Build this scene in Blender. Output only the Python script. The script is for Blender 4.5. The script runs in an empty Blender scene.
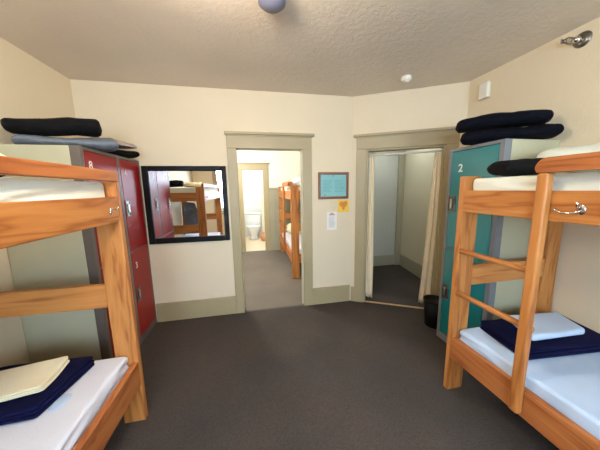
import bpy, bmesh, math, random
from mathutils import Vector, Matrix
random.seed(7)

class noise:
    """deterministic smooth lattice noise in -1..1"""
    @staticmethod
    def _h(i, j, k):
        n = (i*374761393 + j*668265263 + k*2147483647 + 1013904223) & 0xffffffff
        n = ((n ^ (n >> 13))*1274126177) & 0xffffffff
        return ((n ^ (n >> 16)) & 0xffff)/32767.5 - 1
    @staticmethod
    def noise(p):
        ix, iy, iz = math.floor(p[0]), math.floor(p[1]), math.floor(p[2])
        f = [p[0]-ix, p[1]-iy, p[2]-iz]; u, v, w = [t*t*(3-2*t) for t in f]; h = noise._h
        def l(a, b, t): return a+(b-a)*t
        return l(l(l(h(ix, iy, iz), h(ix+1, iy, iz), u), l(h(ix, iy+1, iz), h(ix+1, iy+1, iz), u), v),
                 l(l(h(ix, iy, iz+1), h(ix+1, iy, iz+1), u), l(h(ix, iy+1, iz+1), h(ix+1, iy+1, iz+1), u), v), w)
    @staticmethod
    def noise_vector(p):
        return Vector((noise.noise(p), noise.noise((p[0]+17.3, p[1]+5.1, p[2]+9.7)), noise.noise((p[0]-8.9, p[1]+31.7, p[2]-3.3))))
S = bpy.context.scene
COL = S.collection
PI = math.pi

# ------------------------------------------------------------------ materials
def new_mat(name):
    m = bpy.data.materials.new(name); m.use_nodes = True
    nt = m.node_tree; b = nt.nodes['Principled BSDF']
    return m, nt, b

def srgb(c):
    return tuple(((x/255)/12.92 if x/255 <= .04045 else ((x/255+.055)/1.055)**2.4) for x in c) + (1,)

def mat(name, c, rough=.6, metal=0, var=.08, scale=6, bump=0, bscale=80, spec=.5, stretch=None, sheen=0):
    """noise-varied procedural surface"""
    m, nt, b = new_mat(name)
    N, L = nt.nodes, nt.links
    tc = N.new('ShaderNodeTexCoord')
    mp = N.new('ShaderNodeMapping'); L.new(tc.outputs['Object'], mp.inputs[0])
    if stretch: mp.inputs['Scale'].default_value = stretch
    nz = N.new('ShaderNodeTexNoise'); nz.inputs['Scale'].default_value = scale; nz.inputs['Detail'].default_value = 5
    L.new(mp.outputs[0], nz.inputs['Vector'])
    rp = N.new('ShaderNodeValToRGB'); L.new(nz.outputs['Fac'], rp.inputs[0])
    base = srgb(c)
    rp.color_ramp.elements[0].position = .3; rp.color_ramp.elements[1].position = .7
    rp.color_ramp.elements[0].color = tuple(max(0, x*(1-var)) for x in base[:3]) + (1,)
    rp.color_ramp.elements[1].color = tuple(min(1, x*(1+var)) for x in base[:3]) + (1,)
    L.new(rp.outputs[0], b.inputs['Base Color'])
    b.inputs['Roughness'].default_value = rough; b.inputs['Metallic'].default_value = metal
    b.inputs['Specular IOR Level'].default_value = spec
    if sheen: b.inputs['Sheen Weight'].default_value = sheen
    if bump:
        n2 = N.new('ShaderNodeTexNoise'); n2.inputs['Scale'].default_value = bscale; n2.inputs['Detail'].default_value = 3
        L.new(tc.outputs['Object'], n2.inputs['Vector'])
        bp = N.new('ShaderNodeBump'); bp.inputs['Strength'].default_value = bump; bp.inputs['Distance'].default_value = .01
        L.new(n2.outputs['Fac'], bp.inputs['Height']); L.new(bp.outputs[0], b.inputs['Normal'])
    return m

def wood(name, axis, c1, c2, c3):
    """pine: long wavy grain along one axis, with a few knots"""
    m, nt, b = new_mat(name)
    N, L = nt.nodes, nt.links
    tc = N.new('ShaderNodeTexCoord')
    mp = N.new('ShaderNodeMapping'); L.new(tc.outputs['Object'], mp.inputs[0])
    sc = [9, 9, 9]; sc[axis] = .9
    mp.inputs['Scale'].default_value = sc
    nz = N.new('ShaderNodeTexNoise'); nz.inputs['Scale'].default_value = 1.1; nz.inputs['Detail'].default_value = 3
    nz.inputs['Distortion'].default_value = .6
    L.new(mp.outputs[0], nz.inputs['Vector'])
    mul = N.new('ShaderNodeMath'); mul.operation = 'MULTIPLY'; mul.inputs[1].default_value = 4.5
    L.new(nz.outputs['Fac'], mul.inputs[0])
    fr = N.new('ShaderNodeMath'); fr.operation = 'PINGPONG'; fr.inputs[1].default_value = .5
    L.new(mul.outputs[0], fr.inputs[0])
    rp = N.new('ShaderNodeValToRGB'); L.new(fr.outputs[0], rp.inputs[0])
    e = rp.color_ramp.elements
    e[0].position = .0; e[0].color = srgb(c2); e[1].position = .5; e[1].color = srgb(c3)
    k = e.new(.16); k.color = srgb(c1)
    # fine fibre
    mp2 = N.new('ShaderNodeMapping'); L.new(tc.outputs['Object'], mp2.inputs[0])
    s2 = [160, 160, 160]; s2[axis] = 5; mp2.inputs['Scale'].default_value = s2
    n2 = N.new('ShaderNodeTexNoise'); n2.inputs['Scale'].default_value = 1; L.new(mp2.outputs[0], n2.inputs['Vector'])
    mx = N.new('ShaderNodeMixRGB'); mx.blend_type = 'OVERLAY'; mx.inputs[0].default_value = .12
    L.new(rp.outputs[0], mx.inputs[1]); L.new(n2.outputs['Fac'], mx.inputs[2])
    # knots
    vo = N.new('ShaderNodeTexVoronoi'); vo.inputs['Scale'].default_value = 3.3
    mp3 = N.new('ShaderNodeMapping'); L.new(tc.outputs['Object'], mp3.inputs[0])
    s3 = [1.4, 1.4, 1.4]; s3[axis] = .8; mp3.inputs['Scale'].default_value = s3
    L.new(mp3.outputs[0], vo.inputs['Vector'])
    kr = N.new('ShaderNodeValToRGB'); kr.color_ramp.elements[0].position = .035; kr.color_ramp.elements[1].position = .07
    kr.color_ramp.elements[0].color = (1, 1, 1, 1); kr.color_ramp.elements[1].color = (0, 0, 0, 1)
    L.new(vo.outputs['Distance'], kr.inputs[0])
    m2 = N.new('ShaderNodeMixRGB'); L.new(kr.outputs[0], m2.inputs[0]); L.new(mx.outputs[0], m2.inputs[1])
    m2.inputs[2].default_value = srgb((120, 62, 28))
    L.new(m2.outputs[0], b.inputs['Base Color'])
    b.inputs['Roughness'].default_value = .42; b.inputs['Specular IOR Level'].default_value = .4
    return m

W1, W2, W3 = (178, 112, 54), (148, 84, 36), (190, 126, 66)
WOOD = [wood('pine_grain_' + n, i, W1, W2, W3) for i, n in enumerate(('x', 'y', 'z'))]
D1, D2, D3 = (168, 98, 50), (140, 76, 36), (180, 112, 60)
WOODR = [wood('pine_ruddy_' + n, i, D1, D2, D3) for i, n in enumerate(('x', 'y', 'z'))]

def wall_mat(name, c, bump=.15):
    return mat(name, c, rough=.7, var=.025, scale=1.5, bump=bump, bscale=60, spec=.25)

M = {}
M['wall'] = wall_mat('cream_wall_paint', (225, 209, 180))
M['wall2'] = wall_mat('pale_wall_paint', (226, 229, 218))
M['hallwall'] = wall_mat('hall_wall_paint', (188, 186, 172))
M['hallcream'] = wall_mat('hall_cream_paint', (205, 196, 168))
M['trim'] = mat('olive_beige_trim_paint', (166, 150, 114), rough=.45, var=.04, scale=3, bump=.05, bscale=40)
M['wainscot'] = mat('wainscot_paint', (160, 154, 130), rough=.5, var=.03, scale=3)
M['white'] = mat('white_plastic', (232, 228, 216), rough=.4, var=.02)
M['grey'] = mat('grey_plastic', (150, 145, 135), rough=.5, var=.03)
M['ivory'] = mat('ivory_plastic', (222, 204, 168), rough=.4, var=.02)
M['chrome'] = mat('chrome', (205, 200, 195), rough=.18, metal=1, var=.02)
M['dullmetal'] = mat('dull_metal', (130, 125, 118), rough=.3, metal=.9, var=.15, scale=40)
M['dark'] = mat('dark_gap', (22, 20, 20), rough=.7)
M['black'] = mat('black_plastic', (9, 9, 10), rough=.6, spec=.2, var=.05)
M['blackframe'] = mat('black_frame', (10, 10, 10), rough=.5, spec=.2, var=.1, scale=20)
M['red'] = mat('red_enamel', (138, 6, 9), rough=.4, spec=.35, var=.08, scale=2, bump=.04, bscale=6)
M['teal'] = mat('teal_enamel', (16, 122, 128), rough=.2, spec=1.0, var=.06, scale=2, bump=.04, bscale=6)
M['lockgrey'] = mat('locker_frame_grey', (100, 90, 82), rough=.45, var=.06)
M['lockpale'] = mat('locker_frame_pale', (122, 126, 130), rough=.45, var=.05)
M['lockside'] = mat('locker_side_cream', (186, 182, 152), rough=.5, var=.06, scale=3)
M['paint'] = mat('white_number_paint', (244, 240, 232), rough=.5, var=.02)
M['sheet'] = mat('pale_cotton_sheet', (232, 236, 222), rough=.85, var=.03, bump=.2, bscale=200)
M['sheetwhite'] = mat('white_cotton_sheet', (226, 228, 238), rough=.85, var=.03, bump=.2, bscale=200)
M['sheetblue'] = mat('pale_blue_sheet', (196, 216, 240), rough=.85, var=.04, bump=.2, bscale=200)
M['creamcloth'] = mat('cream_flannel', (236, 226, 194), rough=.95, var=.04, bump=.3, bscale=150)
M['navy'] = mat('navy_fleece', (9, 11, 48), rough=.95, var=.25, scale=9, bump=.4, bscale=120, spec=.15)
M['blacknavy'] = mat('dark_navy_nylon', (8, 9, 20), rough=.85, var=.25, scale=9, bump=.4, bscale=50, spec=.12)
M['blackcloth'] = mat('black_fabric', (9, 9, 11), rough=.85, var=.25, scale=9, bump=.4, bscale=60, spec=.2)
M['greycloth'] = mat('slate_grey_nylon', (104, 112, 122), rough=.7, var=.14, scale=12, bump=.6, bscale=30)
M['pinkcloth'] = mat('greyish_pink_cloth', (176, 158, 154), rough=.85, var=.12, scale=12, bump=.6, bscale=30)
M['paperteal'] = mat('teal_paper', (132, 188, 188), rough=.6, var=.04)
M['tealink'] = mat('dark_teal_ink', (104, 158, 158), rough=.7)
M['brownframe'] = mat('brown_picture_frame', (118, 66, 34), rough=.4, var=.1, scale=30)
M['paperwhite'] = mat('white_paper', (238, 234, 228), rough=.7, var=.01)
M['ink'] = mat('grey_ink', (160, 150, 150), rough=.8)
M['redink'] = mat('red_ink', (170, 90, 80), rough=.8)
M['yellow'] = mat('yellow_sticker', (240, 196, 70), rough=.5, var=.03)
M['orange'] = mat('orange_print', (206, 128, 44), rough=.5, var=.1, scale=60)
M['curtain'] = mat('cream_curtain_cloth', (238, 224, 194), rough=.9, var=.05, bump=.2, bscale=180)
M['tile'] = mat('bath_floor_tile', (226, 204, 182), rough=.3, var=.05)
M['porcelain'] = mat('white_porcelain', (238, 240, 246), rough=.12, var=.01)
M['shower'] = mat('ivory_shower_curtain', (240, 230, 206), rough=.7, var=.03)
M['terracotta'] = mat('terracotta_wicker', (196, 136, 96), rough=.8, var=.2, scale=50)
M['threshold'] = mat('threshold_wood', (196, 160, 110), rough=.4, var=.1, scale=30)
M['frosted'] = mat('frosted_blue_glass', (100, 102, 122), rough=.35, var=.05)
M['blind'] = mat('exterior_ground', (120, 130, 100), rough=.9)

# carpet
m, nt, b = new_mat('brown_grey_carpet'); N, L = nt.nodes, nt.links
tc = N.new('ShaderNodeTexCoord')
n1 = N.new('ShaderNodeTexNoise'); n1.inputs['Scale'].default_value = 1.6; n1.inputs['Detail'].default_value = 3
n2 = N.new('ShaderNodeTexNoise'); n2.inputs['Scale'].default_value = 160; n2.inputs['Detail'].default_value = 2
L.new(tc.outputs['Object'], n1.inputs['Vector']); L.new(tc.outputs['Object'], n2.inputs['Vector'])
r1 = N.new('ShaderNodeValToRGB'); L.new(n1.outputs['Fac'], r1.inputs[0])
r1.color_ramp.elements[0].position = .35; r1.color_ramp.elements[0].color = srgb((69, 64, 60))
r1.color_ramp.elements[1].position = .68; r1.color_ramp.elements[1].color = srgb((80, 71, 65))
r2 = N.new('ShaderNodeValToRGB'); L.new(n2.outputs['Fac'], r2.inputs[0])
r2.color_ramp.elements[0].position = .3; r2.color_ramp.elements[0].color = (.75, .75, .75, 1)
r2.color_ramp.elements[1].position = .7; r2.color_ramp.elements[1].color = (1.2, 1.2, 1.2, 1)
mx = N.new('ShaderNodeMixRGB'); mx.blend_type = 'MULTIPLY'; mx.inputs[0].default_value = 1
L.new(r1.outputs[0], mx.inputs[1]); L.new(r2.outputs[0], mx.inputs[2]); L.new(mx.outputs[0], b.inputs['Base Color'])
b.inputs['Roughness'].default_value = .95; b.inputs['Specular IOR Level'].default_value = .1
bp = N.new('ShaderNodeBump'); bp.inputs['Strength'].default_value = .6; bp.inputs['Distance'].default_value = .01
L.new(n2.outputs['Fac'], bp.inputs['Height']); L.new(bp.outputs[0], b.inputs['Normal'])
M['carpet'] = m
m2_ = m.copy(); m2_.name = 'brown_grey_carpet_lit'  # same carpet, with the next room's brighter light put into its colour
for n_ in m2_.node_tree.nodes:
    if n_.type == 'VALTORGB' and n_.color_ramp.elements[0].color[0] < .3:
        n_.color_ramp.elements[0].color = srgb((112, 104, 96)); n_.color_ramp.elements[1].color = srgb((122, 112, 102))
M['carpet_lit'] = m2_

# knock-down textured ceiling
m, nt, b = new_mat('textured_ceiling_plaster'); N, L = nt.nodes, nt.links
tc = N.new('ShaderNodeTexCoord')
n1 = N.new('ShaderNodeTexNoise'); n1.inputs['Scale'].default_value = 27; n1.inputs['Detail'].default_value = 5; n1.inputs['Distortion'].default_value = .8
n2 = N.new('ShaderNodeTexNoise'); n2.inputs['Scale'].default_value = 1.2
L.new(tc.outputs['Object'], n1.inputs['Vector']); L.new(tc.outputs['Object'], n2.inputs['Vector'])
r1 = N.new('ShaderNodeValToRGB'); L.new(n2.outputs['Fac'], r1.inputs[0])
r1.color_ramp.elements[0].position = .35; r1.color_ramp.elements[0].color = srgb((210, 196, 180))
r1.color_ramp.elements[1].position = .65; r1.color_ramp.elements[1].color = srgb((220, 206, 190))
L.new(r1.outputs[0], b.inputs['Base Color'])
r2 = N.new('ShaderNodeValToRGB'); L.new(n1.outputs['Fac'], r2.inputs[0])
r2.color_ramp.elements[0].position = .45; r2.color_ramp.elements[1].position = .58
bp = N.new('ShaderNodeBump'); bp.inputs['Strength'].default_value = .24; bp.inputs['Distance'].default_value = .006
L.new(r2.outputs[0], bp.inputs['Height']); L.new(bp.outputs[0], b.inputs['Normal'])
b.inputs['Roughness'].default_value = .38; b.inputs['Specular IOR Level'].default_value = .5
M['ceiling'] = m

m, nt, b = new_mat('mirror_glass'); b.inputs['Base Color'].default_value = (.93, .93, .93, 1)
b.inputs['Metallic'].default_value = 1; b.inputs['Roughness'].default_value = .015; M['mirror'] = m
m, nt, b = new_mat('window_glass'); b.inputs['Base Color'].default_value = (1, 1, 1, 1)
b.inputs['Transmission Weight'].default_value = 1; b.inputs['Roughness'].default_value = 0; b.inputs['IOR'].default_value = 1.02; M['glass'] = m
def emis(name, c, st):
    m, nt, b = new_mat(name); b.inputs['Base Color'].default_value = srgb(c)
    b.inputs['Emission Color'].default_value = srgb(c); b.inputs['Emission Strength'].default_value = st; return m
M['bulb'] = emis('lit_lamp_glass', (255, 226, 186), 4)
M['bulb_added'] = emis('added_lamp_glass_white', (255, 248, 232), 4)  # glowing glass of the two added lamps

# ------------------------------------------------------------------ mesh helpers
def BM(): return bmesh.new()

def box(bm, x0, x1, y0, y1, z0, z1, bev=0, seg=2):
    x0, x1 = sorted((x0, x1)); y0, y1 = sorted((y0, y1)); z0, z1 = sorted((z0, z1))
    t = bmesh.new()
    bmesh.ops.create_cube(t, size=1)
    for v in t.verts:
        v.co = Vector(((x0+x1)/2 + v.co.x*(x1-x0), (y0+y1)/2 + v.co.y*(y1-y0), (z0+z1)/2 + v.co.z*(z1-z0)))
    if bev: bmesh.ops.bevel(t, geom=list(t.edges), offset=min(bev, .45*min(x1-x0, y1-y0, z1-z0)), segments=seg, profile=.5, affect='EDGES')
    merge(bm, t)
    return bm

def merge(bm, t, mtx=None):
    me = bpy.data.meshes.new('tmp')
    if mtx is not None: t.transform(mtx)
    t.to_mesh(me); t.free(); bm.from_mesh(me); bpy.data.meshes.remove(me)

def tube(bm, pts, r, seg=12, caps=True):
    """round tube along points; r a number or one per point"""
    pts = [Vector(p) for p in pts]
    rs = r if isinstance(r, (list, tuple)) else [r]*len(pts)
    rings = []; up = None
    for i, p in enumerate(pts):
        d = (pts[min(i+1, len(pts)-1)] - pts[max(i-1, 0)]).normalized()
        if up is None:
            up = Vector((0, 0, 1)) if abs(d.z) < .9 else Vector((1, 0, 0))
        a = d.cross(up).normalized(); up = a.cross(d).normalized()
        rings.append([bm.verts.new(p + (a*math.cos(2*PI*k/seg) + up*math.sin(2*PI*k/seg))*rs[i]) for k in range(seg)])
    for q, w in zip(rings, rings[1:]):
        for k in range(seg):
            bm.faces.new((q[k], q[(k+1) % seg], w[(k+1) % seg], w[k]))
    if caps:
        bm.faces.new(rings[0][::-1]); bm.faces.new(rings[-1])
    return bm

def lathe(bm, cx, cy, prof, seg=28, sx=1, sy=1):
    """prof: (radius, z)"""
    rings = []
    for r, z in prof:
        rings.append([bm.verts.new((cx + r*sx*math.cos(2*PI*k/seg), cy + r*sy*math.sin(2*PI*k/seg), z)) for k in range(seg)])
    for q, w in zip(rings, rings[1:]):
        for k in range(seg): bm.faces.new((q[k], q[(k+1) % seg], w[(k+1) % seg], w[k]))
    bm.faces.new(rings[0][::-1]); bm.faces.new(rings[-1])
    return bm

def prism(bm, poly, z0, z1):
    """poly of (x, y) extruded in z"""
    lo = [bm.verts.new((x, y, z0)) for x, y in poly]; hi = [bm.verts.new((x, y, z1)) for x, y in poly]
    n = len(poly)
    bm.faces.new(lo[::-1]); bm.faces.new(hi)
    for k in range(n): bm.faces.new((lo[k], lo[(k+1) % n], hi[(k+1) % n], hi[k]))
    return bm

def soft(x0, x1, y0, y1, z0, z1, nx=24, ny=24, nz=5, p=4, wob=.01, ws=6, seed=0, pz=None, flat_bottom=True, wrinkle=0, wdir=(1, 0), wf=40):
    """soft cloth block: a superellipsoid-like box with wobble and creases"""
    bm = bmesh.new()
    N_ = max(nx, ny)
    t = bmesh.new(); bmesh.ops.create_cube(t, size=2)
    bmesh.ops.subdivide_edges(t, edges=list(t.edges), cuts=18, use_grid_fill=True)
    cx, cy, cz = (x0+x1)/2, (y0+y1)/2, (z0+z1)/2
    hx, hy, hz = abs(x1-x0)/2, abs(y1-y0)/2, abs(z1-z0)/2
    pz = pz or p
    for v in t.verts:
        c = v.co
        # cube -> superellipsoid by radial scaling
        q = (abs(c.x)**p + abs(c.y)**p)**(1/p) or 1e-6
        m1 = max(abs(c.x), abs(c.y)) / q
        X, Y, Z = c.x*m1, c.y*m1, c.z
        rr = max((abs(X)**p + abs(Y)**p)**(1/p), 1e-6)
        s = (rr**pz + abs(Z)**pz)**(1/pz); m2 = max(rr, abs(Z))/s
        X *= m2; Y *= m2; Z *= m2
        w = Vector((cx + X*hx, cy + Y*hy, cz + Z*hz))
        nvec = noise.noise_vector(w*ws + Vector((seed*3.1, seed*1.7, seed)))
        k = 1 if not flat_bottom else max(0, min(1, (Z+1)))
        d = nvec*wob
        w.x += d.x; w.y += d.y; w.z += d.z*k
        if wrinkle and Z > -.2:
            ph = (w.x*wdir[0] + w.y*wdir[1])*wf + 3*noise.noise(w*5 + Vector((seed, 0, 0)))
            w.z += wrinkle*math.sin(ph)*max(0, noise.noise(w*3.1 + Vector((0, seed, 4))) + .25)
        v.co = w
    if flat_bottom:
        for v in t.verts: v.co.z = max(v.co.z, z0)
    merge(bm, t)
    for f in bm.faces: f.smooth = True
    return bm

def rbox(x0, x1, y0, y1, z0, z1, r, cuts=30):
    """finely meshed box with rounded edges"""
    x0, x1 = sorted((x0, x1)); y0, y1 = sorted((y0, y1))
    t = bmesh.new(); bmesh.ops.create_cube(t, size=2)
    bmesh.ops.subdivide_edges(t, edges=list(t.edges), cuts=cuts, use_grid_fill=True)
    n = cuts+1; e = 4
    def remap(c, lo, hi):
        k = (c+1)/2*n; rr = min(r, (hi-lo)*.49)
        if k <= e: return lo + rr*k/e
        if k >= n-e: return hi - rr*(n-k)/e
        return lo+rr + (hi-lo-2*rr)*(k-e)/(n-2*e)
    for v in t.verts:
        p = Vector((remap(v.co.x, x0, x1), remap(v.co.y, y0, y1), remap(v.co.z, z0, z1)))
        rz = min(r, (z1-z0)*.49)
        q = Vector((min(max(p.x, x0+r), x1-r), min(max(p.y, y0+r), y1-r), min(max(p.z, z0+rz), z1-rz)))
        d = p-q
        if d.length > 1e-6:
            dn = Vector((d.x/r, d.y/r, d.z/rz)); dn.normalize()
            p = q + Vector((dn.x*r, dn.y*r, dn.z*rz))
        v.co = p
    for f in t.faces: f.smooth = True
    return t

def smooth(bm, ang=None):
    for f in bm.faces: f.smooth = True
    return bm

def obj(name, bm, material, parent=None, label=None, auto=False):
    """world-coordinate mesh -> ONE object, under a parent when given"""
    off = Vector((0, 0, 0))
    if parent is not None:
        q = parent
        while q is not None: off += q.location; q = q.parent
    bmesh.ops.recalc_face_normals(bm, faces=list(bm.faces))
    if parent is None:
        xs = [v.co.x for v in bm.verts]; ys = [v.co.y for v in bm.verts]; zs = [v.co.z for v in bm.verts]
        off = Vector(((min(xs)+max(xs))/2, (min(ys)+max(ys))/2, min(zs)))
    bmesh.ops.translate(bm, verts=list(bm.verts), vec=-off)
    me = bpy.data.meshes.new(name); bm.to_mesh(me); bm.free()
    me.materials.append(material)
    o = bpy.data.objects.new(name, me); COL.objects.link(o)
    if parent is not None: o.parent = parent
    else: o.location = off
    if label: o['label'] = label
    return o

def struct(name, bm, material, parent=None):
    o = obj(name, bm, material, parent); 
    if parent is None: o['kind'] = 'structure'
    return o

def thing(name, label, cat, loc=(0, 0, 0), group=None):
    o = bpy.data.objects.new(name, None); COL.objects.link(o); o.location = loc
    o.empty_display_size = .1
    o['label'] = label; o['category'] = cat
    if group: o['group'] = group
    return o

def tag(o, label, cat, group=None, kind=None):
    o['label'] = label; o['category'] = cat
    if group: o['group'] = group
    if kind: o['kind'] = kind
    return o

def text_bm(s, size, mtx, depth=.001):
    cu = bpy.data.curves.new('t', 'FONT'); cu.body = s; cu.size = size; cu.extrude = depth
    cu.align_x = 'CENTER'; cu.align_y = 'CENTER'; cu.offset = size*.012
    o = bpy.data.objects.new('t', cu); COL.objects.link(o)
    bpy.context.view_layer.update()
    dg = bpy.context.evaluated_depsgraph_get()
    me = bpy.data.meshes.new_from_object(o.evaluated_get(dg))
    bm = bmesh.new(); bm.from_mesh(me); bm.transform(mtx)
    bpy.data.objects.remove(o); bpy.data.curves.remove(cu); bpy.data.meshes.remove(me)
    return bm

def frame_mtx(origin, right, up):
    r = Vector(right).normalized(); u = Vector(up).normalized(); n = r.cross(u)
    m = Matrix.Identity(4)
    for i in range(3): m[i][0] = r[i]; m[i][1] = u[i]; m[i][2] = n[i]; m[i][3] = origin[i]
    return m

# ------------------------------------------------------------------ room numbers
XL, XR, YB, YF, H = -1.674, 2.281, 2.857, -1.75, 2.583
A = Vector((1.232, YB, 0)); B = Vector((XR, 2.277, 0))
AD = (B-A).normalized(); AN = Vector((AD.y, -AD.x, 0))          # AN points into the room
if AN.y > 0: AN = -AN
def ang(s, n, z): return A + AD*s + AN*n + Vector((0, 0, z))
def angbox(bm, s0, s1, n0, n1, z0, z1, bev=0):
    t = bmesh.new(); box(t, s0, s1, n0, n1, z0, z1, bev)
    m = Matrix.Identity(4)
    for i in range(3): m[i][0] = AD[i]; m[i][1] = AN[i]; m[i][2] = (0, 0, 1)[i]; m[i][3] = A[i]
    merge(bm, t, m)
    return bm
DL, DR, DZ = -.157, .600, 1.964
TH = .12
LS = (B-A).length
Y2 = 5.85     # far wall of the next room

# floors and ceilings
f = BM(); prism(f, [(XL-.1, YF-.1), (XR+.1, YF-.1), (XR+.1, 2.277), (B.x, B.y), (A.x, YB), (XL-.1, YB)], -.06, 0)
struct('floor', f, M['carpet'])
f = BM(); prism(f, [(-2.4, YB), (A.x, YB), (A.x-.0, Y2+.02), (-2.4, Y2+.02)], -.06, 0)
prism(f, [(A.x, YB+.0), (1.56, 3.0), (1.56, Y2+.02), (A.x, Y2+.02)], -.06, 0)
struct('floor_next_room', f, M['carpet_lit'])
f = BM(); prism(f, [(A.x, YB), (B.x, B.y), (3.2, 2.277), (3.2, 4.4), (1.56, 4.4), (1.56, 3.0)], -.06, 0)
struct('floor_hall', f, M['carpet'])
f = BM(); prism(f, [(-1.2, Y2+.02), (1.2, Y2+.02), (1.2, 8.1), (-1.2, 8.1)], -.06, .002)
struct('floor_bathroom', f, M['tile'])
c = BM(); prism(c, [(XL-.1, YF-.1), (XR+.1, YF-.1), (XR+.1, B.y), (B.x, B.y), (A.x, YB+.05), (XL-.1, YB+.05)], H, H+.08)
struct('ceiling', c, M['ceiling'])
c = BM(); box(c, -2.4, 1.6, YB+.06, Y2+.1, H, H+.08); struct('ceiling_next_room', c, M['wall2'])
c = BM(); box(c, -1.2, 1.2, Y2+.1, 8.1, H, H+.08); struct('ceiling_bathroom', c, M['wall2'])
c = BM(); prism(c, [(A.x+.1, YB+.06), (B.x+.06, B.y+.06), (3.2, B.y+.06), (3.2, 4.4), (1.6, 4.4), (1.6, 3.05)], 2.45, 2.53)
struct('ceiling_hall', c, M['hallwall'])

# walls of the dorm room
w = BM()
box(w, XL-.1, DL-.018, YB, YB+TH, 0, H); box(w, DR+.018, A.x, YB, YB+TH, 0, H); box(w, DL-.018, DR+.018, YB, YB+TH, DZ+.018, H)
struct('wall_back', w, M['wall'])
w = BM(); box(w, XL-.1, XL, YF-.1, YB, 0, H); struct('wall_left', w, M['wall'])
w = BM(); box(w, XR, XR+.1, YF-.1, B.y, 0, H); struct('wall_right', w, M['wall'])
OS0, OS1, OZ = .176, 1.018, 1.962
w = BM(); angbox(w, 0, OS0, -TH, 0, 0, H); angbox(w, OS1, LS, -TH, 0, 0, H); angbox(w, OS0, OS1, -TH, 0, OZ, H)
struct('wall_angled', w, M['wall'])
# near wall with two windows behind the viewer
w = BM()
WN = [(-1.02, .08), (.75, 1.85)]; WZ0, WZ1 = .85, 2.2
xs = [XL-.0, WN[0][0], WN[0][1], WN[1][0], WN[1][1], XR]
for i in range(5):
    if i in (1, 3):
        box(w, xs[i], xs[i+1], YF-.1, YF, 0, WZ0); box(w, xs[i], xs[i+1], YF-.1, YF, WZ1, H)
    else: box(w, xs[i], xs[i+1], YF-.1, YF, 0, H)
struct('wall_front', w, M['wall'])
for n, (a, b_) in enumerate(WN):
    t = BM()
    for (x0, x1, z0, z1) in ((a, a+.05, WZ0, WZ1), (b_-.05, b_, WZ0, WZ1), (a+.05, b_-.05, WZ0, WZ0+.05), (a+.05, b_-.05, WZ1-.05, WZ1), (a+.05, b_-.05, 1.5, 1.54)):
        box(t, x0, x1, YF-.08, YF-.02, z0, z1, .004)
    wo = struct('window_%d' % (n+1), t, M['trim'])
    g = BM(); box(g, a+.05, b_-.05, YF-.053, YF-.047, WZ0+.05, WZ1-.05); obj('pane', g, M['glass'], wo)
    t = BM()
    for (x0, x1, z0, z1) in ((a-.1, a, WZ0-.0, WZ1+.0), (b_, b_+.1, WZ0, WZ1), (a-.1, b_+.1, WZ1, WZ1+.12), (a-.12, b_+.12, WZ0-.04, WZ0)):
        box(t, x0, x1, YF, YF+.03, z0, z1, .004)
    struct('trim_window_%d' % (n+1), t, M['trim'])

# next room and beyond
w = BM(); BDL, BDR, BDZ = -.215, .262, 1.966
box(w, -2.4, BDL, Y2, Y2+.1, 0, H); box(w, BDR, 1.6, Y2, Y2+.1, 0, H); box(w, BDL, BDR, Y2, Y2+.1, BDZ, H)
struct('wall_next_room_back', w, M['wall2'])
w = BM(); box(w, -2.4, -2.3, YB+TH, Y2, 0, H); struct('wall_next_room_left', w, M['wall2'])
w = BM(); box(w, 1.5, 1.56, 3.02, Y2, 0, H); struct('wall_next_room_right', w, M['wall2'])
w = BM(); box(w, -1.2, -1.1, Y2+.1, 8.1, 0, H); struct('wall_bathroom_left', w, M['wall2'])
w = BM(); box(w, 1.1, 1.2, Y2+.1, 8.1, 0, H); struct('wall_bathroom_right', w, M['wall2'])
w = BM(); box(w, -1.1, 1.1, 8.0, 8.1, 0, H); struct('wall_bathroom_back', w, M['wall2'])
# bathroom wall tiles and tub front
t = BM()
for i in range(-7, 7):
    for k in range(9): box(t, i*.15+.002, i*.15+.148, 7.985, 8.0, k*.15+.002, k*.15+.148, .002, 1)
struct('trim_bathroom_tiles', t, M['porcelain'])

# hall behind the angled door
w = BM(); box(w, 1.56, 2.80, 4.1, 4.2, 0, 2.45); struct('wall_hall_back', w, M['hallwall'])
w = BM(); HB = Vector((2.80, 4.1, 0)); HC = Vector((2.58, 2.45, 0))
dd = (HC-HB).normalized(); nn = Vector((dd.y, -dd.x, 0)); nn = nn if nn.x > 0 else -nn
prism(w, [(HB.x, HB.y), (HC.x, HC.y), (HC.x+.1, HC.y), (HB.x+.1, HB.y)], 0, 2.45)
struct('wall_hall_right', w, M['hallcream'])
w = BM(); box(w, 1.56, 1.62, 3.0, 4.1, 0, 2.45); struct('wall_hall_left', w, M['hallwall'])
t = BM(); box(t, 1.62, 2.70, 4.08, 4.1, 0, .2, .004); struct('baseboard_hall_back', t, M['wainscot'])
t = BM(); p0 = HB.lerp(HC, .02); p1 = HB.lerp(HC, .97)
prism(t, [(p0.x-.02, p0.y-.0), (p1.x-.02, p1.y), (p1.x, p1.y), (p0.x, p0.y)], 0, .22); struct('baseboard_hall_right', t, M['wainscot'])
# frame of the hall's corner doorway and a plain door in it
t = BM(); box(t, 2.68, 2.79, 4.05, 4.1, 0, 2.1, .004); box(t, 1.95, 2.79, 4.05, 4.1, 2.1, 2.22, .004); struct('trim_hall_corner', t, M['wainscot'])

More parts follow.
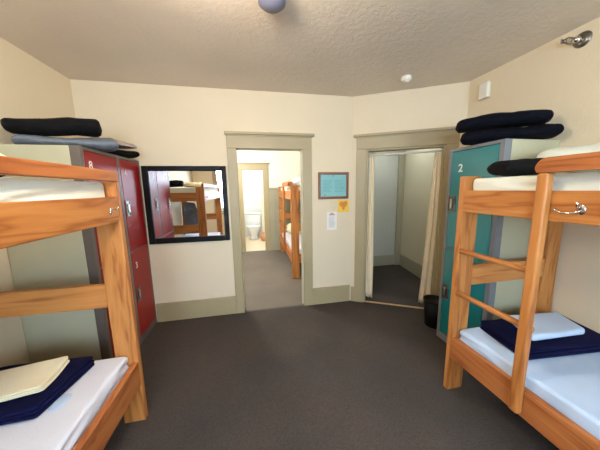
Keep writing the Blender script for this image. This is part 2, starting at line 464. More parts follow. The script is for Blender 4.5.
# ------------------------------------------------------------------ trim
def casing_back(name, x0, x1, ztop, y, xo0, xo1, cap0, cap1, ci, zc):
    t = BM()
    box(t, xo0, x0, y-.022, y, 0, ztop, .004); box(t, x1, xo1, y-.022, y, 0, ztop, .004)
    box(t, xo0, xo1, y-.022, y, ztop, zc-.02, .004); box(t, cap0, cap1, y-.05, y, zc-.02, zc+.008, .004)
    box(t, xo0-.004, xo1+.004, y-.03, y, zc-.034, zc-.02, .002)
    return struct(name, t, M['trim'])
casing_back('trim_1', DL, DR, DZ, YB, -.256, .712, -.272, .742, .0, 2.13)
t = BM(); box(t, DL-.018, DL, YB, YB+TH, 0, DZ); box(t, DR, DR+.018, YB, YB+TH, 0, DZ); box(t, DL-.018, DR+.018, YB, YB+TH, DZ, DZ+.018)
box(t, DR-.012, DR, YB+.05, YB+.085, 0, DZ, .002)
jm = mat('jamb_paint', (206, 200, 176), rough=.4, var=.03)
struct('trim_2', t, jm)
t = BM(); angbox(t, .055, OS0, 0, .022, 0, OZ, .004); angbox(t, OS1, 1.14, 0, .022, 0, OZ, .004)
angbox(t, .055, 1.14, 0, .022, OZ, 2.108, .004); angbox(t, .02, 1.17, 0, .05, 2.108, 2.136, .004); angbox(t, .05, 1.145, 0, .03, 2.094, 2.108, .002)
struct('trim_3', t, M['trim'])
t = BM(); angbox(t, OS0, OS0+.02, -TH, 0, 0, OZ, .002); angbox(t, OS1-.02, OS1, -TH, 0, 0, OZ, .002); angbox(t, OS0+.02, OS1-.02, -TH, 0, OZ-.02, OZ, .002)
struct('trim_4', t, M['trim'])
t = BM(); angbox(t, OS0+.02, OS1-.02, -.035, .0, 0, .008, .003); struct('trim_threshold', t, M['threshold'])
t = BM(); box(t, DL, DR-.013, YB+.0, YB+.03, 0, .004, .001); struct('trim_threshold_next_room', t, mat('carpet_joint_bar', (92, 84, 76), rough=.8))

def baseb(name, x0, x1, h=.225, y=YB):
    t = BM(); box(t, x0, x1, y-.018, y, 0, h-.03, .003); box(t, x0, x1, y-.026, y, h-.03, h, .006)
    return struct(name, t, M['trim'])
baseb('baseboard_back_left', -1.145, -.256); baseb('baseboard_back_right', .712, A.x-.012)
t = BM(); angbox(t, .012, .055, 0, .018, 0, .2, .003); struct('baseboard_angled', t, M['trim'])
t = BM(); box(t, XL, XL+.018, YF, YB-.94, 0, .2, .003); struct('baseboard_left', t, M['trim'])
t = BM(); box(t, XR-.018, XR, YF, 1.42, 0, .2, .003); struct('baseboard_right', t, M['trim'])

# next room: casing, wainscot
t = BM()
box(t, -.36, BDL, Y2-.025, Y2, 0, BDZ, .004); box(t, BDR, .395, Y2-.025, Y2, 0, BDZ, .004); box(t, -.36, .395, Y2-.025, Y2, BDZ, 2.105, .004)
box(t, -.40, .435, Y2-.05, Y2, 2.105, 2.13, .004)
struct('trim_bathroom_door', t, M['trim'])
t = BM()
for (a, b_) in ((.395, 1.5), (-2.3, -.36)):
    box(t, a, b_, Y2-.012, Y2, 0, 1.50, 0); box(t, a, b_, Y2-.03, Y2, 1.50, 1.545, .004); box(t, a, b_, Y2-.022, Y2, 1.20, 1.25, .004); box(t, a, b_, Y2-.022, Y2, 0, .2, .004)
    x = a+.10
    while x < b_: box(t, x, x+.05, Y2-.02, Y2, .2, 1.20, .003); x += .42
struct('trim_wainscot', t, M['wainscot'])

# ------------------------------------------------------------------ bunk beds
def hook(bm, p, out, along, s=1.0, flip=1):
    """double coat hook: plate, two prongs; out = unit vector off the board"""
    o = Vector(out); a = Vector(along); u = Vector((0, 0, 1)); p = Vector(p)
    t = bmesh.new(); bmesh.ops.create_uvsphere(t, u_segments=14, v_segments=8, radius=1)
    for v in t.verts: v.co = p + a*v.co.x*.013*s + u*v.co.z*.02*s + o*v.co.y*.006
    merge(bm, t)
    tube(bm, [p + o*.003 + u*.008*s, p + o*.02*s + u*.008*s, p + o*.034*s + a*.004*s*flip + u*.016*s, p + o*.036*s + a*.006*flip + u*.03*s], [.004*s, .0035*s, .0035*s, .0055*s], 8)
    tube(bm, [p + o*.003 - u*.004*s, p + o*.012*s - a*.022*flip*s - u*.014*s, p + o*.022*s - a*.045*flip*s - u*.016*s, p + o*.026*s - a*.066*flip*s - u*.002*s], [.004*s, .0035*s, .0035*s, .006*s], 8)
    smooth(bm); return bm

def bunk(label, xo, s, yf, yn, group=None, ladder=None, guard=None, hooks=(), WD=WOOD, rungs=(.46, .765, 1.067, 1.36), width=.9, wall_guard=True, post_top=1.56):
    """xo outer face x, s direction towards the wall, yf far end, yn near end"""
    X = lambda u: xo + s*u
    t = thing('bunk_bed', label, 'bunk bed', (X(width/2), (yf+yn)/2, 0), group)
    gy0 = guard if guard is not None else yf
    for (y0, y1) in ((yf-.04, yf), (yn, yn+.04)):
        for (u0, u1) in ((0, .128), (width-.128, width)):
            on_guard = u0 == 0 and y1 == yf and guard is None
            p = BM(); box(p, X(u0), X(u1), y0, y1, 0, post_top if on_guard or (u0 == 0 and y1 != yf) else 1.565, .005)
            obj('post', p, WD[2], t)
        for (z0, z1) in ((.27, .42), (.81, .953), (1.333, 1.473)):
            p = BM(); box(p, X(.129), X(width-.129), y0+.002, y1-.002, z0, z1, .004)
            obj('end_board', p, WD[0], t)
    for (u0, u1) in ((0, .036), (width-.036, width)):
        for (z0, z1) in ((.27, .43), (1.333, 1.474)):
            p = BM(); box(p, X(u0), X(u1), yn+.041, yf-.041, z0, z1, .005)
            obj('side_rail', p, (WD if z0 > 1 else WOODR)[1], t)
    p = BM()
    if guard is None: box(p, X(0), X(.04), yn, gy0, 1.561, 1.619, .006, 3)
    else:
        pr = [(yn, 1.558), (gy0-.004, 1.558)] + [(gy0-.045+.05*math.cos(a), 1.575+.05*math.sin(a)) for a in (.05, .3, .6, .9, 1.2, 1.5)] + [(yn, 1.625)]
        prism(p, pr, 0, .044)
        for v in p.verts: v.co = Vector((X(-.042+v.co.z*1.9), v.co.x, v.co.y))
    obj('guard_rail', p, (WOODR if s < 0 or guard else WD)[1], t)
    for z in (.30, 1.352):
        p = BM(); y = yn+.08
        while y < yf-.1: box(p, X(.037), X(width-.037), y, y+.07, z, z+.02, .003, 1); y += .13
        obj('slatted_base', p, WD[0], t)
    if ladder is not None:
        l0, l1 = ladder
        for (a, b_) in ((l0, l1),):
            p = BM(); box(p, X(-.042), X(-.001), a-.004, b_, .295, 1.557, .012, 3); obj('ladder_stile', p, WD[2], t)
        for z in rungs:
            if z < .5: continue
            p = BM()
            tube(p, [(X(.016), yf-.041, z), (X(.016), b_-.03, z)], .0175, 14); smooth(p)
            obj('rung', p, WD[1], t)
    for (y, z, fl, sc) in hooks:
        p = BM(); hook(p, (X(-.001), y, z), (-s, 0, 0), (0, 1, 0), sc, fl); obj('coat_hook', p, M['chrome'], t, 'small chrome double coat hook')
    return t

XLB, XRB = -.76, 1.36
bunk('orange pine bunk bed at left, end post in front of the red lockers', XLB, -1, 1.59, -.42, 'pine bunk beds', hooks=((1.472, 1.398, 1, .9),))
bunk('orange pine bunk bed at right with a ladder of round rungs', XRB, 1, 1.375, -.64, 'pine bunk beds', ladder=(.862, .907), guard=.912, hooks=((.752, 1.395, -1, 1.15),))

# mattresses with fitted sheets
def mattress(label, x0, x1, y0, y1, z0, z1, m_, seed, wr=.004, wdir=(1, .3), wf=30):
    b_ = rbox(x0, x1, y0, y1, z0, z1, .02, 44)
    for v in b_.verts:
        if v.co.z > z1-.03:
            ph = (v.co.x*wdir[0] + v.co.y*wdir[1])*wf + 3*noise.noise(v.co*5 + Vector((seed, 0, 0)))
            v.co.z += wr*math.sin(ph)*max(0, noise.noise(v.co*3.1 + Vector((0, seed, 4)))+.25)
    mid = (x0+x1)/2
    for v in b_.verts:                      # slack creases down the long sides
        if abs(v.co.x-mid) > abs(x1-x0)*.47:
            ph = (v.co.y + (v.co.z-z0)*1.1)*95 + 5*noise.noise(v.co*7)
            v.co.x += min(0, .010*math.sin(ph)*max(0, noise.noise(v.co*4+Vector((seed, 2, 1)))+.35) - .004) * (1 if v.co.x > mid else -1)
    return tag(obj('mattress', b_, m_), label, 'mattress', 'sheeted mattresses')
mattress('mattress in pale sheet on upper bunk at left, below the guard rail', XLB-.047, XLB-.853, -.36, 1.545, 1.375, 1.556, M['sheet'], 1, .004, (.4, 1), 55)
mattress('mattress in white sheet on lower bunk at left', XLB-.047, XLB-.853, -.36, 1.545, .322, .49, M['sheetwhite'], 2, .002)
mattress('mattress in pale sheet on upper bunk at right, under the black bag', XRB+.047, XRB+.853, -.58, 1.328, 1.375, 1.55, M['sheet'], 3, .004, (.4, 1), 55)
mattress('mattress in pale blue-white sheet on lower bunk at right', XRB+.045, XRB+.853, -.58, 1.328, .322, .49, M['sheetblue'], 4, .003, (.3, 1), 26)

# folded bedding -----------------------------------------------------
def folded(name, label, cat, poly, z0, layers, th, m_, group=None, seed=0, inset=.006):
    """a folded cloth: one mesh of stacked soft sheets following a quad outline"""
    b_ = BM()
    a, bq, c_, d = [Vector((*q, 0)) for q in poly]
    z = z0
    for k in range(layers):
        LX, LY = (a-bq).length, (a-d).length
        t = rbox(0, LX, 0, LY, 0, th*.97, .02, 24)
        for v in t.verts: v.co.x = v.co.x/LX*2-1; v.co.y = v.co.y/LY*2-1
        ins = (random.random()-.5)*inset
        for v in t.verts:
            uu, vv = (v.co.x+1)/2, (v.co.y+1)/2
            uu = ins + uu*(1-2*ins); vv = -ins + vv*(1+2*ins)
            q = (a*(1-uu)+bq*uu)*(1-vv) + (d*(1-uu)+c_*uu)*vv
            dz = noise.noise(Vector((q.x*6, q.y*6, seed)))*.008
            v.co = Vector((q.x, q.y, z + v.co.z + (dz if k or v.co.z > th*.3 else 0)))
        merge(b_, t); z += th
    return tag(obj(name, smooth(b_), m_), label, cat, group)
folded('blanket', 'navy blue blanket folded at foot of lower left bunk, under cream sheets', 'blanket',
       [(-1.60, 1.11), (-1.00, 1.145), (-.955, 1.49), (-1.60, 1.515)], .493, 3, .019, M['navy'], seed=3, inset=.025)
folded('folded_sheet', 'cream flannel sheet folded on the navy blanket, lower left bunk', 'bed sheet',
       [(-1.58, 1.12), (-1.03, 1.225), (-1.055, 1.455), (-1.58, 1.36)], .561, 3, .011, M['creamcloth'], seed=5, inset=.03)
t = soft(-.992, -.93, 1.18, 1.28, .491, .500, p=2.5, wob=.004, seed=8)
tag(obj('washcloth', t, M['sheetblue']), 'small pale blue cloth peeping from under the navy blanket', 'cloth')
folded('blanket', 'navy blue blanket folded under the pillow on the lower right bunk', 'blanket',
       [(1.50, .965), (2.10, .92), (2.20, 1.26), (1.56, 1.31)], .493, 3, .022, M['navy'], seed=9, inset=.02)
folded('pillow', 'flat pale blue-white pillow lying on navy blanket, lower right bunk', 'pillow', [(1.60, 1.01), (2.00, .995), (2.11, 1.21), (1.71, 1.25)], .569, 1, .042, M['sheetblue'], seed=11)

# black bag and sheets on top right bunk
def roll(name, label, cat, pts, rs, m_, sz=1.0, seed=0, group=None, zmin=None, crease=.012):
    b_ = BM(); n = 26; P = [Vector(p) for p in pts]
    # Catmull sampling
    pp, rr = [], []
    for i in range(n+1):
        t = i/n*(len(P)-1); k = min(int(t), len(P)-2); u = t-k
        p0, p1, p2, p3 = P[max(k-1, 0)], P[k], P[k+1], P[min(k+2, len(P)-1)]
        pp.append(.5*((2*p1)+(p2-p0)*u+(2*p0-5*p1+4*p2-p3)*u*u+(3*p1-p0-3*p2+p3)*u**3))
        rr.append(rs[k]*(1-u)+rs[k+1]*u)
    # rounded ends
    for i in range(n+1):
        e = min(i, n-i)/n
        if e < .1: rr[i] *= math.sqrt(max(.02, 1-(1-e/.1)**2))
    tube(b_, pp, rr, 30)
    bmesh.ops.subdivide_edges(b_, edges=[e for e in b_.edges], cuts=1, use_grid_fill=True)
    base = min(p.z - r*sz for p, r in zip(pp, rr)) if zmin is None else zmin
    for v in b_.verts:
        i = min(range(len(pp)), key=lambda k: (pp[k]-v.co).length_squared)
        v.co.z = pp[i].z + (v.co.z-pp[i].z)*sz
        d = noise.noise_vector(v.co*9 + Vector((seed, 0, 0)))*crease
        v.co += d
        v.co += noise.noise_vector(v.co*28 + Vector((seed, 5, 0)))*crease*.25
        v.co.z = max(v.co.z, base)
    return tag(obj(name, smooth(b_), m_), label, cat, group)
roll('duffel_bag', 'black soft bag on upper right bunk beside the ladder corner', 'bag',
     [(1.43, 1.20, 1.603), (1.56, 1.17, 1.607), (1.73, 1.13, 1.615)], [.085, .095, .085], M['blackcloth'], .52, 1, zmin=1.556, crease=.01)
t = soft(1.81, 2.19, .66, 1.29, 1.567, 1.715, p=5, pz=2.6, wob=.045, ws=6, seed=21, wrinkle=.008, wf=50)
tag(obj('pillow', t, M['sheet']), 'crumpled pale pillow behind the black bag on upper right bunk', 'pillow')
t = soft(-1.22, -.85, .78, 1.26, 1.565, 1.654, p=3, pz=2.6, wob=.02, ws=9, seed=31, wrinkle=.01, wf=60)
tag(obj('bed_sheet', t, M['creamcloth']), 'crumpled cream sheet on upper left bunk, just above the guard rail', 'bed sheet')
roll('duffel_bag', 'black bag on upper left bunk, seen in the wall mirror', 'bag',
     [(-1.52, 1.34, 1.62), (-1.30, 1.36, 1.62), (-1.12, 1.35, 1.62)], [.08, .09, .08], M['blackcloth'], .62, 4, zmin=1.56, crease=.01)

t = soft(-1.60, -1.28, -.33, -.24, .62, 1.25, p=3, pz=4, wob=.03, ws=7, seed=51, flat_bottom=False)
tag(obj('hanging_jacket', t, M['greycloth']), 'slate grey jacket hanging inside the near end of the left bunk', 'jacket')
# things on the lockers
LZ = 1.822
roll('duffel_bag', 'grey-blue nylon bag lying on the red lockers under a black roll', 'bag',
     [(-1.55, 1.99, LZ+.032), (-1.38, 2.07, LZ+.034), (-1.22, 2.18, LZ+.042), (-1.10, 2.30, LZ+.060)], [.09, .10, .115, .165], M['greycloth'], .32, 7, zmin=LZ+.003, crease=.013)
roll('bedroll', 'long black rolled bedding on the grey bag, left lockers', 'bedding roll',
     [(-1.575, 1.97, LZ+.118), (-1.43, 2.04, LZ+.128), (-1.27, 2.13, LZ+.160), (-1.125, 2.20, LZ+.163)], [.085, .10, .11, .115], M['blackcloth'], .55, 9, zmin=LZ+.078, crease=.006)
roll('travel_pouch', 'small black pouch at the far end of the red lockers', 'bag',
     [(-1.36, 2.46, LZ+.038), (-1.22, 2.60, LZ+.038), (-1.13, 2.73, LZ+.038)], [.08, .09, .08], M['blackcloth'], .42, 12, zmin=LZ+.003, crease=.01)
roll('folded_shirt', 'greyish pink cloth lying over the small black pouch', 'clothing',
     [(-1.36, 2.42, LZ+.11), (-1.24, 2.54, LZ+.11), (-1.15, 2.70, LZ+.10)], [.09, .11, .11], M['pinkcloth'], .36, 14, zmin=LZ+.096, crease=.012)
TZ = 1.832
roll('duffel_bag', 'dark navy rolled bag on the teal locker, lower of two', 'bag',
     [(1.72, 1.77, TZ+.046), (1.85, 1.66, TZ+.052), (2.04, 1.52, TZ+.052), (2.215, 1.415, TZ+.056)], [.10, .12, .115, .095], M['blacknavy'], .46, 16, zmin=TZ+.003, crease=.009)
roll('duffel_bag', 'dark navy rolled bag on the teal locker, upper of two', 'bag',
     [(1.70, 1.80, TZ+.148), (1.83, 1.68, TZ+.162), (2.01, 1.55, TZ+.160), (2.16, 1.45, TZ+.155)], [.085, .12, .105, .085], M['blacknavy'], .54, 18, zmin=TZ+.122, crease=.012)

# ------------------------------------------------------------------ lockers
def digit(ch, p, right, size, parent):
    b_ = text_bm(ch, size, frame_mtx(p, right, (0, 0, 1)), .0006)
    return obj('number', b_, M['paint'], parent, 'white painted number ' + ch)

def locker(label, xf, xw, s, y0, y1, top, cols, door_m, frame_m, nums, group, zsplit=.93, latch_side=None, front_w=.06):
    """front face at x = xf, wall side at x = xw; s = +1 when the front looks to +x"""
    t = thing('locker', label, 'locker', ((xf+xw)/2, (y0+y1)/2, 0), group)
    b_ = BM(); box(b_, xw, xf - s*front_w, y0, y1, 0, top, .004); obj('body', b_, M['lockside'], t)
    b_ = BM()
    def fb(a, c_, z0, z1): box(b_, xf - s*front_w, xf, a, c_, z0, z1, .002)
    ys = [y0] + [q for c_ in cols for q in c_] + [y1]
    for i in range(0, len(ys), 2): fb(ys[i], ys[i+1], 0, top)
    for (a, c_) in cols: fb(a, c_, 0, .07); fb(a, c_, top-.025, top); fb(a, c_, zsplit-.005, zsplit+.005)
    obj('front_frame', b_, frame_m, t, 'grey door frame of the locker')
    for ci, (a, c_) in enumerate(cols):
        b_ = BM(); box(b_, xf - s*front_w, xf - s*(front_w-.004), a, c_, .07, top-.025); obj('back_panel', b_, M['dark'], t)
        for k, (z0, z1) in enumerate(((zsplit+.006, top-.028), (.073, zsplit-.006))):
            b_ = BM(); box(b_, xf - s*.022, xf + s*.001, a+.003, c_-.003, z0, z1, .005)
            d = obj('door', b_, door_m, t)
            zh = 1.345 if k == 0 else .50
            hy = a + .05 if latch_side is None else latch_side
            h = BM(); xx = xf + s*.001
            # recessed handle plate with raised rim and lift lever
            for (q0, q1, r0, r1) in ((-.036, .036, .064, .072), (-.036, .036, -.072, -.064), (-.036, -.028, -.064, .064), (.028, .036, -.064, .064)):
                box(h, xx, xx+s*.008, hy+q0, hy+q1, zh+r0, zh+r1, .002)
            box(h, xx, xx+s*.002, hy-.028, hy+.028, zh-.064, zh+.064)
            obj('handle', h, M['dullmetal'], d, 'chrome recessed handle')
            h = BM(); box(h, xx+s*.002, xx+s*.014, hy-.012, hy+.014, zh-.04, zh+.045, .005, 3); obj('latch_lever', h, M['chrome'], d)
            # vent louvres, three short pressed ridges
            n_ = nums[ci][k]
            if n_:
                ch, ny, nz, sz = n_
                digit(ch, (xf + s*.0018, ny, nz), (0, s, 0), sz, d)
    return t
locker('bank of red steel lockers with two columns beside the mirror', -1.151, XL+.004, 1, 1.952, 2.846, LZ, [(1.992, 2.412), (2.452, 2.822)],
       M['red'], M['lockgrey'], [[('8', 2.05, 1.695, .085), None], [('4', 2.535, 1.672, .085), ('3', 2.535, .785, .085)]], 'steel dormitory lockers')
locker('teal steel locker with number 2, beside the right bunk', 1.78, XR-.004, -1, 1.44, 1.932, TZ, [(1.478, 1.90)],
       M['teal'], M['lockpale'], [[('2', 1.80, 1.655, .095), None]], 'steel dormitory lockers', latch_side=1.862)

# ------------------------------------------------------------------ back wall objects
MX0, MX1, MZ0, MZ1 = -1.135, -.279, .925, 1.77
t = thing('wall_mirror', 'rectangular mirror in black frame hung on cream wall beside red lockers', 'mirror', ((MX0+MX1)/2, YB-.001, MZ0))
b_ = BM(); fw_ = .062; yb = YB-.002
for (x0, x1, z0, z1) in ((MX0, MX0+fw_, MZ0, MZ1), (MX1-fw_+.01, MX1, MZ0, MZ1), (MX0+fw_, MX1-fw_+.01, MZ0, MZ0+fw_), (MX0+fw_, MX1-fw_+.01, MZ1-fw_+.008, MZ1)):
    box(b_, x0, x1, yb-.028, yb, z0, z1, .008, 3)
obj('frame', b_, M['blackframe'], t, 'black frame')
b_ = BM(); box(b_, MX0+fw_-.005, MX1-fw_+.015, yb-.012, yb-.006, MZ0+fw_-.005, MZ1-fw_+.013); obj('mirror_glass', b_, M['mirror'], t)

t = thing('framed_notice', 'teal notice sheet in brown wooden frame between the two doorways', 'framed notice', (.99, YB-.002, 1.37))
PX0, PX1, PZ0, PZ1 = .793, 1.185, 1.374, 1.70
b_ = BM()
for (x0, x1, z0, z1) in ((PX0, PX0+.03, PZ0, PZ1), (PX1-.03, PX1, PZ0, PZ1), (PX0+.03, PX1-.03, PZ0, PZ0+.03), (PX0+.03, PX1-.03, PZ1-.03, PZ1)):
    box(b_, x0, x1, yb-.02, yb, z0, z1, .005, 2)
obj('frame', b_, M['brownframe'], t, 'brown wooden frame')
b_ = BM(); box(b_, PX0+.028, PX1-.028, yb-.008, yb-.004, PZ0+.028, PZ1-.028); sh = obj('notice_sheet', b_, M['paperteal'], t, 'teal paper')
b_ = BM()
for col_, (x0, x1) in enumerate(((.85, .97), (1.01, 1.13))):
    for k in range(9):
        wl = x1 - random.random()*.03
        box(b_, x0, wl, yb-.0088, yb-.0078, 1.60-.017*k-.003, 1.60-.017*k+.003)
obj('text_lines', b_, M['tealink'], sh, 'rows of small darker print')
for (x, z) in ((.985, 1.655), (.877, 1.425)):
    b_ = BM(); tube(b_, [(x, yb-.008, z), (x, yb-.011, z)], .008, 12)
    obj('mark', b_, M['brownframe'], sh, 'small dark round mark')

t = thing('light_switch', 'ivory light switch plate below the framed notice', 'light switch', (.992, YB-.002, 1.25))
b_ = BM(); box(b_, .957, 1.028, yb-.006, yb, 1.246, 1.346, .003); obj('plate', b_, M['ivory'], t)
b_ = BM(); box(b_, .987, .998, yb-.016, yb-.006, 1.285, 1.308, .003); obj('toggle', b_, M['white'], t)

t = thing('sticker_sign', 'square yellow sticker with orange emblem beside the light switch', 'sign', (1.124, YB-.002, 1.205))
b_ = BM(); box(b_, 1.05, 1.197, yb-.002, yb, 1.203, 1.356, .0005, 1); pl = obj('sticker', b_, M['yellow'], t)
def flat_poly(poly, y, th=.0012):
    b_ = BM(); fr = [b_.verts.new((x, y, z)) for x, z in poly]; bk = [b_.verts.new((x, y+th, z)) for x, z in poly]; n = len(poly)
    b_.faces.new(fr); b_.faces.new(bk[::-1])
    for k in range(n): b_.faces.new((fr[k], fr[(k+1) % n], bk[(k+1) % n], bk[k]))
    return b_
em = [(-.048, .045), (-.03, .058), (-.01, .046), (.012, .05), (.03, .06), (.05, .044), (.054, .015), (.036, -.008), (.02, -.018), (.016, -.04), (.0, -.062), (-.016, -.042), (-.02, -.018), (-.04, -.004), (-.054, .018)]
obj('emblem', flat_poly([(1.124+x, 1.284+z) for x, z in em], yb-.0032), M['orange'], pl, 'orange shield-like emblem')

t = thing('wall_notice', 'small white paper notice with red heading under the light switch', 'notice', (.972, YB-.002, .98))
b_ = BM(); box(b_, .907, 1.037, yb-.002, yb, .98, 1.212, .0005, 1); pl = obj('paper', b_, M['paperwhite'], t)
b_ = BM(); box(b_, .935, 1.01, yb-.003, yb-.0018, 1.168, 1.180); box(b_, .95, .995, yb-.003, yb-.0018, 1.187, 1.198); obj('heading', b_, M['redink'], pl, 'red heading')
b_ = BM()
for k in range(10): box(b_, .93, 1.012-random.random()*.02, yb-.003, yb-.0018, 1.145-.014*k, 1.149-.014*k)
obj('text_lines', b_, M['ink'], pl)

# ------------------------------------------------------------------ ceiling and right wall devices
t = thing('smoke_detector', 'round white smoke detector on the ceiling near the angled wall', 'smoke detector', (1.545, 2.285, H-.05))
b_ = BM(); lathe(b_, 1.545, 2.285, [(.05, H-.002), (.052, H-.012), (.052, H-.03), (.044, H-.04), (.0435, H-.041)]); smooth(b_); obj('housing', b_, M['white'], t)
b_ = BM(); lathe(b_, 1.545, 2.285, [(.03, H-.041), (.028, H-.05), (.012, H-.053)]); smooth(b_); obj('sensor_cap', b_, M['white'], t)

t = thing('wall_mounted_alarm', 'white alarm box high on the right wall by the corner', 'alarm box', (XR-.02, 2.095, 2.33))
b_ = BM(); box(b_, XR-.022, XR-.001, 2.03, 2.15, 2.345, 2.477, .004); obj('back_plate', b_, M['ivory'], t)
b_ = BM(); box(b_, XR-.06, XR-.022, 2.02, 2.115, 2.34, 2.482, .01, 3); obj('cover', b_, M['white'], t)

t = thing('wall_mounted_sprinkler', 'chrome sidewall sprinkler head high on the right wall', 'sprinkler', (XR, 1.43, 2.46))
b_ = BM(); tube(b_, [(XR-.001, 1.395, 2.488), (XR-.006, 1.395, 2.488), (XR-.016, 1.395, 2.488)], [.050, .048, .030], 26); smooth(b_); obj('escutcheon', b_, M['dullmetal'], t)
b_ = BM(); tube(b_, [(XR-.014, 1.395, 2.488), (XR-.03, 1.41, 2.492), (XR-.042, 1.43, 2.50)], [.020, .022, .014], 14)
smooth(b_); obj('nozzle', b_, M['chrome'], t)
b_ = BM()
for sg in (-1, 1): tube(b_, [(XR-.036, 1.42, 2.495+sg*.014), (XR-.048, 1.445, 2.504+sg*.02), (XR-.052, 1.468, 2.514+sg*.006)], .005, 8)
tube(b_, [(XR-.045, 1.46, 2.51), (XR-.052, 1.476, 2.516)], [.012, .012], 12); smooth(b_); obj('frame_arms', b_, M['dullmetal'], t)
b_ = BM(); box(b_, XR-.066, XR-.040, 1.474, 1.482, 2.500, 2.532, .003); obj('deflector', b_, M['chrome'], t)

# ceiling fitting at the top edge of the view, and the lit lamp behind
t = thing('ceiling_pendant', 'bluish frosted glass ceiling fitting at the top edge, unlit', 'ceiling fitting', (.147, 1.45, 2.44))
b_ = BM(); lathe(b_, .15, 1.45, [(.055, H-.001), (.06, H-.015), (.03, H-.03), (.02, H-.035)]); smooth(b_); obj('canopy', b_, M['dullmetal'], t)
b_ = BM(); lathe(b_, .15, 1.45, [(.03, H-.035), (.06, H-.045), (.076, H-.062), (.074, H-.085), (.055, H-.102), (.02, H-.113), (.004, H-.114)]); smooth(b_); obj('glass_bowl', b_, M['frosted'], t)

def dome(label, x, y, z, r, m_):
    t = thing('ceiling_lamp', label, 'ceiling lamp', (x, y, z-.12))
    b_ = BM(); lathe(b_, x, y, [(r+.015, z-.001), (r+.02, z-.012), (r+.015, z-.025), (r, z-.028)]); smooth(b_); obj('rim', b_, M['white'], t)
    b_ = BM(); lathe(b_, x, y, [(r, z-.028), (r*.97, z-.05), (r*.8, z-.08), (r*.45, z-.1), (.01, z-.107)]); smooth(b_); obj('lamp_glass', b_, m_, t)
    return t
dome('lit round ceiling lamp in the middle of the dorm room', -.12, .95, H, .15, M['bulb'])
dome('added round ceiling lamp out of view, lighting the next room', -.6, 4.3, H, .15, M['bulb_added'])  # unseen lamp, added to brighten the next room
dome('added round ceiling lamp out of view, lighting the bathroom', .1, 7.0, H, .13, M['bulb_added'])  # unseen lamp, added to brighten the bathroom

# ------------------------------------------------------------------ curtains and rod, bin
def curtain(label, s_top, s_bot, n_, folds, amp, z0, z1, seed):
    b_ = BM(); nu, nv = 60, 24; th = .004
    grid = []
    for side in (0, 1):
        g = []
        for j in range(nv+1):
            v = j/nv; row = []
            # hangs from gathered top, opens towards the hem
            a = s_top[0]*(1-v)+s_bot[0]*v; c_ = s_top[1]*(1-v)+s_bot[1]*v
            for i in range(nu+1):
                u = i/nu
                ph = u*folds*2*PI
                off = amp*math.sin(ph + .7*math.sin(v*2+seed))*(.7+.3*v) + .004*noise.noise(Vector((u*5, v*4, seed)))
                off += (th if side else 0)
                row.append(b_.verts.new(ang(a+(c_-a)*u + .006*math.sin(v*5+u*3+seed), n_-off, z1+(z0-z1)*v)))
            g.append(row)
        grid.append(g)
    for side, g in enumerate(grid):
        for j in range(nv):
            for i in range(nu):
                b_.faces.new((g[j][i], g[j][i+1], g[j+1][i+1], g[j+1][i]))
    A_, B_ = grid
    for j in range(nv):
        for i in (0, nu): b_.faces.new((A_[j][i], A_[j+1][i], B_[j+1][i], B_[j][i]))
    for i in range(nu):
        for j in (0, nv): b_.faces.new((A_[j][i], A_[j][i+1], B_[j][i+1], B_[j][i]))
    return tag(obj('curtain', smooth(b_), M['curtain']), label, 'curtain', 'doorway curtains')
curtain('narrow cream curtain at left side of the angled doorway', (.205, .275), (.205, .285), -.06, 2.0, .014, .05, 1.885, 1)
curtain('fuller cream curtain at right side of the angled doorway, behind the black bin', (.93, .99), (.84, .985), -.06, 2.0, .017, .05, 1.885, 4)
b_ = BM(); tube(b_, [ang(OS0+.021, -.06, 1.90), ang(OS1-.021, -.06, 1.90)], .011, 12); smooth(b_)
tag(obj('curtain_rod', b_, M['white']), 'pale curtain rod across the top of the angled doorway', 'curtain rod')

t = thing('waste_bin', 'black plastic waste bin on carpet by the angled doorway', 'waste bin', (1.89, 2.10, 0))
b_ = BM(); lathe(b_, 1.89, 2.10, [(.085, 0.001), (.09, .004), (.11, .29), (.105, .29), (.088, .02), (.04, .018)]); smooth(b_); obj('bucket', b_, M['black'], t)
b_ = BM()
for k in range(28):
    pass
lathe(b_, 1.89, 2.10, [(.1105, .282), (.117, .286), (.117, .298), (.1035, .298), (.1035, .29)]); obj('rim', smooth(b_), M['black'], t)

# ------------------------------------------------------------------ next room contents
bunk('pine bunk bed with ladder seen through the doorway in the next room', .60, 1, 5.62, 3.80, 'pine bunk beds', width=.88, ladder=(4.50, 4.56), guard=4.555)
mattress('mattress on the upper bunk in the next room', .65, 1.42, 3.87, 5.56, 1.373, 1.54, M['creamcloth'], 6)
mattress('mattress on the lower bunk in the next room', .65, 1.42, 3.87, 5.56, .322, .49, M['sheetwhite'], 7)
t = soft(.72, 1.18, 5.08, 5.5, .50, .74, p=3, pz=2.4, wob=.02, seed=41); tag(obj('pillow', t, M['creamcloth']), 'cream pillow propped on lower bunk in the next room', 'pillow')
t = soft(.68, 1.2, 4.95, 5.5, 1.55, 1.72, p=3, pz=2.4, wob=.02, seed=42); tag(obj('pillow', t, mat('peach_cotton', (236, 186, 150), rough=.9)), 'peach pillow on upper bunk in the next room', 'pillow')
t = soft(.70, 1.2, 4.05, 4.55, 1.55, 1.70, p=3, pz=2.4, wob=.02, seed=43); tag(obj('pillow', t, M['sheetwhite']), 'white pillow on upper bunk in the next room', 'pillow')

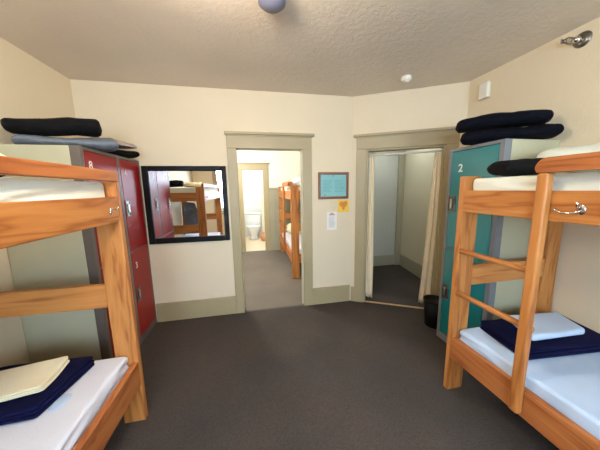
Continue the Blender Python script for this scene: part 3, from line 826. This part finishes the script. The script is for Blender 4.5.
# toilet
t = thing('toilet', 'white toilet in the bathroom beyond the next room', 'toilet', (.02, 7.4, 0))
b_ = BM(); box(b_, -.23, .23, 7.6, 7.8, .38, .74, .03, 3); obj('tank', smooth(b_), M['porcelain'], t)
b_ = BM(); box(b_, -.245, .245, 7.585, 7.81, .742, .785, .012, 3); obj('tank_lid', b_, M['porcelain'], t)
b_ = BM(); lathe(b_, 0, 7.36, [(.13, .003), (.11, .05), (.10, .14), (.15, .26), (.195, .37), (.2, .39), (.15, .395)], sy=1.3); obj('bowl', smooth(b_), M['porcelain'], t)
b_ = BM(); lathe(b_, 0, 7.36, [(.2, .397), (.205, .405), (.2, .425), (.03, .43)], sy=1.3); obj('seat_lid', smooth(b_), M['porcelain'], t)
b_ = BM(); tube(b_, [(-.19, 7.6, .67), (-.19, 7.57, .67), (-.13, 7.565, .66)], .008, 8); obj('flush_lever', b_, M['chrome'], t)
b_ = BM(); lathe(b_, .30, 7.02, [(.09, .004), (.12, .12), (.13, .22), (.115, .22), (.1, .05), (.05, .04)]); tag(obj('wicker_basket', smooth(b_), M['terracotta']), 'small terracotta basket on floor by the toilet', 'basket')
# shower curtain
b_ = BM(); nu, nv = 70, 6; g = []
for sd in (0, .004):
    g.append([[b_.verts.new((.26+.55*i/nu, 7.5+.02*math.sin(i*.9)+sd, .18+1.75*j/nv)) for i in range(nu+1)] for j in range(nv+1)])
for q in g:
    for j in range(nv):
        for i in range(nu): b_.faces.new((q[j][i], q[j][i+1], q[j+1][i+1], q[j+1][i]))
tag(obj('shower_curtain', smooth(b_), M['shower']), 'ivory shower curtain hanging right of the toilet', 'shower curtain')
b_ = BM(); tube(b_, [(.22, 7.502, 1.95), (1.1, 7.502, 1.95)], .012, 10); tag(obj('shower_rod', b_, M['chrome']), 'chrome shower rod above the ivory curtain', 'shower rod')

# ------------------------------------------------------------------ lights
def area(name, loc, rot, sx, sy, p, c):
    l = bpy.data.lights.new(name, 'AREA'); l.shape = 'RECTANGLE'; l.size = sx; l.size_y = sy; l.energy = p; l.color = c
    o = bpy.data.objects.new(name, l); COL.objects.link(o); o.location = loc; o.rotation_euler = rot; return o
def pnt(name, loc, p, c, r=.1):
    l = bpy.data.lights.new(name, 'POINT'); l.energy = p; l.color = c; l.shadow_soft_size = r
    o = bpy.data.objects.new(name, l); COL.objects.link(o); o.location = loc; return o
for n, (a, b_) in enumerate(WN):
    area('window_daylight', ((a+b_)/2, YF+.01, (WZ0+WZ1)/2), (PI/2-.5, 0, 0), b_-a-.1, WZ1-WZ0-.1, 78, (.60, .80, 1.0))
pnt('lamp_light_dorm', (-.12, .95, H-.24), 38, (1, .85, .68), .13)
pnt('added_light_next_room', (-.6, 4.3, H-.22), 100, (1, .99, .97), .13)  # light of the lamp added in the next room
pnt('added_light_bathroom', (.1, 7.0, H-.22), 42, (1, .98, .96), .12)  # light of the lamp added in the bathroom
pnt('fill_light_hall', (2.2, 3.5, 2.25), 9, (.85, .92, 1), .12)  # cool fill added to brighten the hall, no fitting there

wd = bpy.data.worlds.new('sky'); S.world = wd; wd.use_nodes = True
nt = wd.node_tree; bg = nt.nodes['Background']
sky = nt.nodes.new('ShaderNodeTexSky'); sky.sky_type = 'NISHITA'; sky.sun_disc = False; sky.sun_elevation = math.radians(40); sky.sun_rotation = math.radians(20)
nt.links.new(sky.outputs[0], bg.inputs[0]); bg.inputs[1].default_value = .25

# ------------------------------------------------------------------ camera
cam = bpy.data.cameras.new('camera'); co = bpy.data.objects.new('camera', cam); COL.objects.link(co); S.camera = co
cam.sensor_width = 36; cam.lens = 238.037*36/600; cam.clip_start = .02
R_ = Vector((0.9806836, -0.19490203, -0.01651902)); U_ = Vector((0.04501467, 0.14269782, 0.98874214)); F_ = Vector((0.19035062, 0.97038679, -0.14871486))
m = Matrix.Identity(4)
for i in range(3): m[i][0] = R_[i]; m[i][1] = U_[i]; m[i][2] = -F_[i]
m[2][3] = 1.5
co.matrix_world = m

S.view_settings.view_transform = 'Standard'; S.view_settings.look = 'None'; S.view_settings.gamma = 1
S.view_settings.exposure = 0.45; S.view_settings.use_curve_mapping = False
S.cycles.use_denoising = True
S.cycles.max_bounces = 8; S.cycles.diffuse_bounces = 5; S.cycles.sample_clamp_indirect = 4
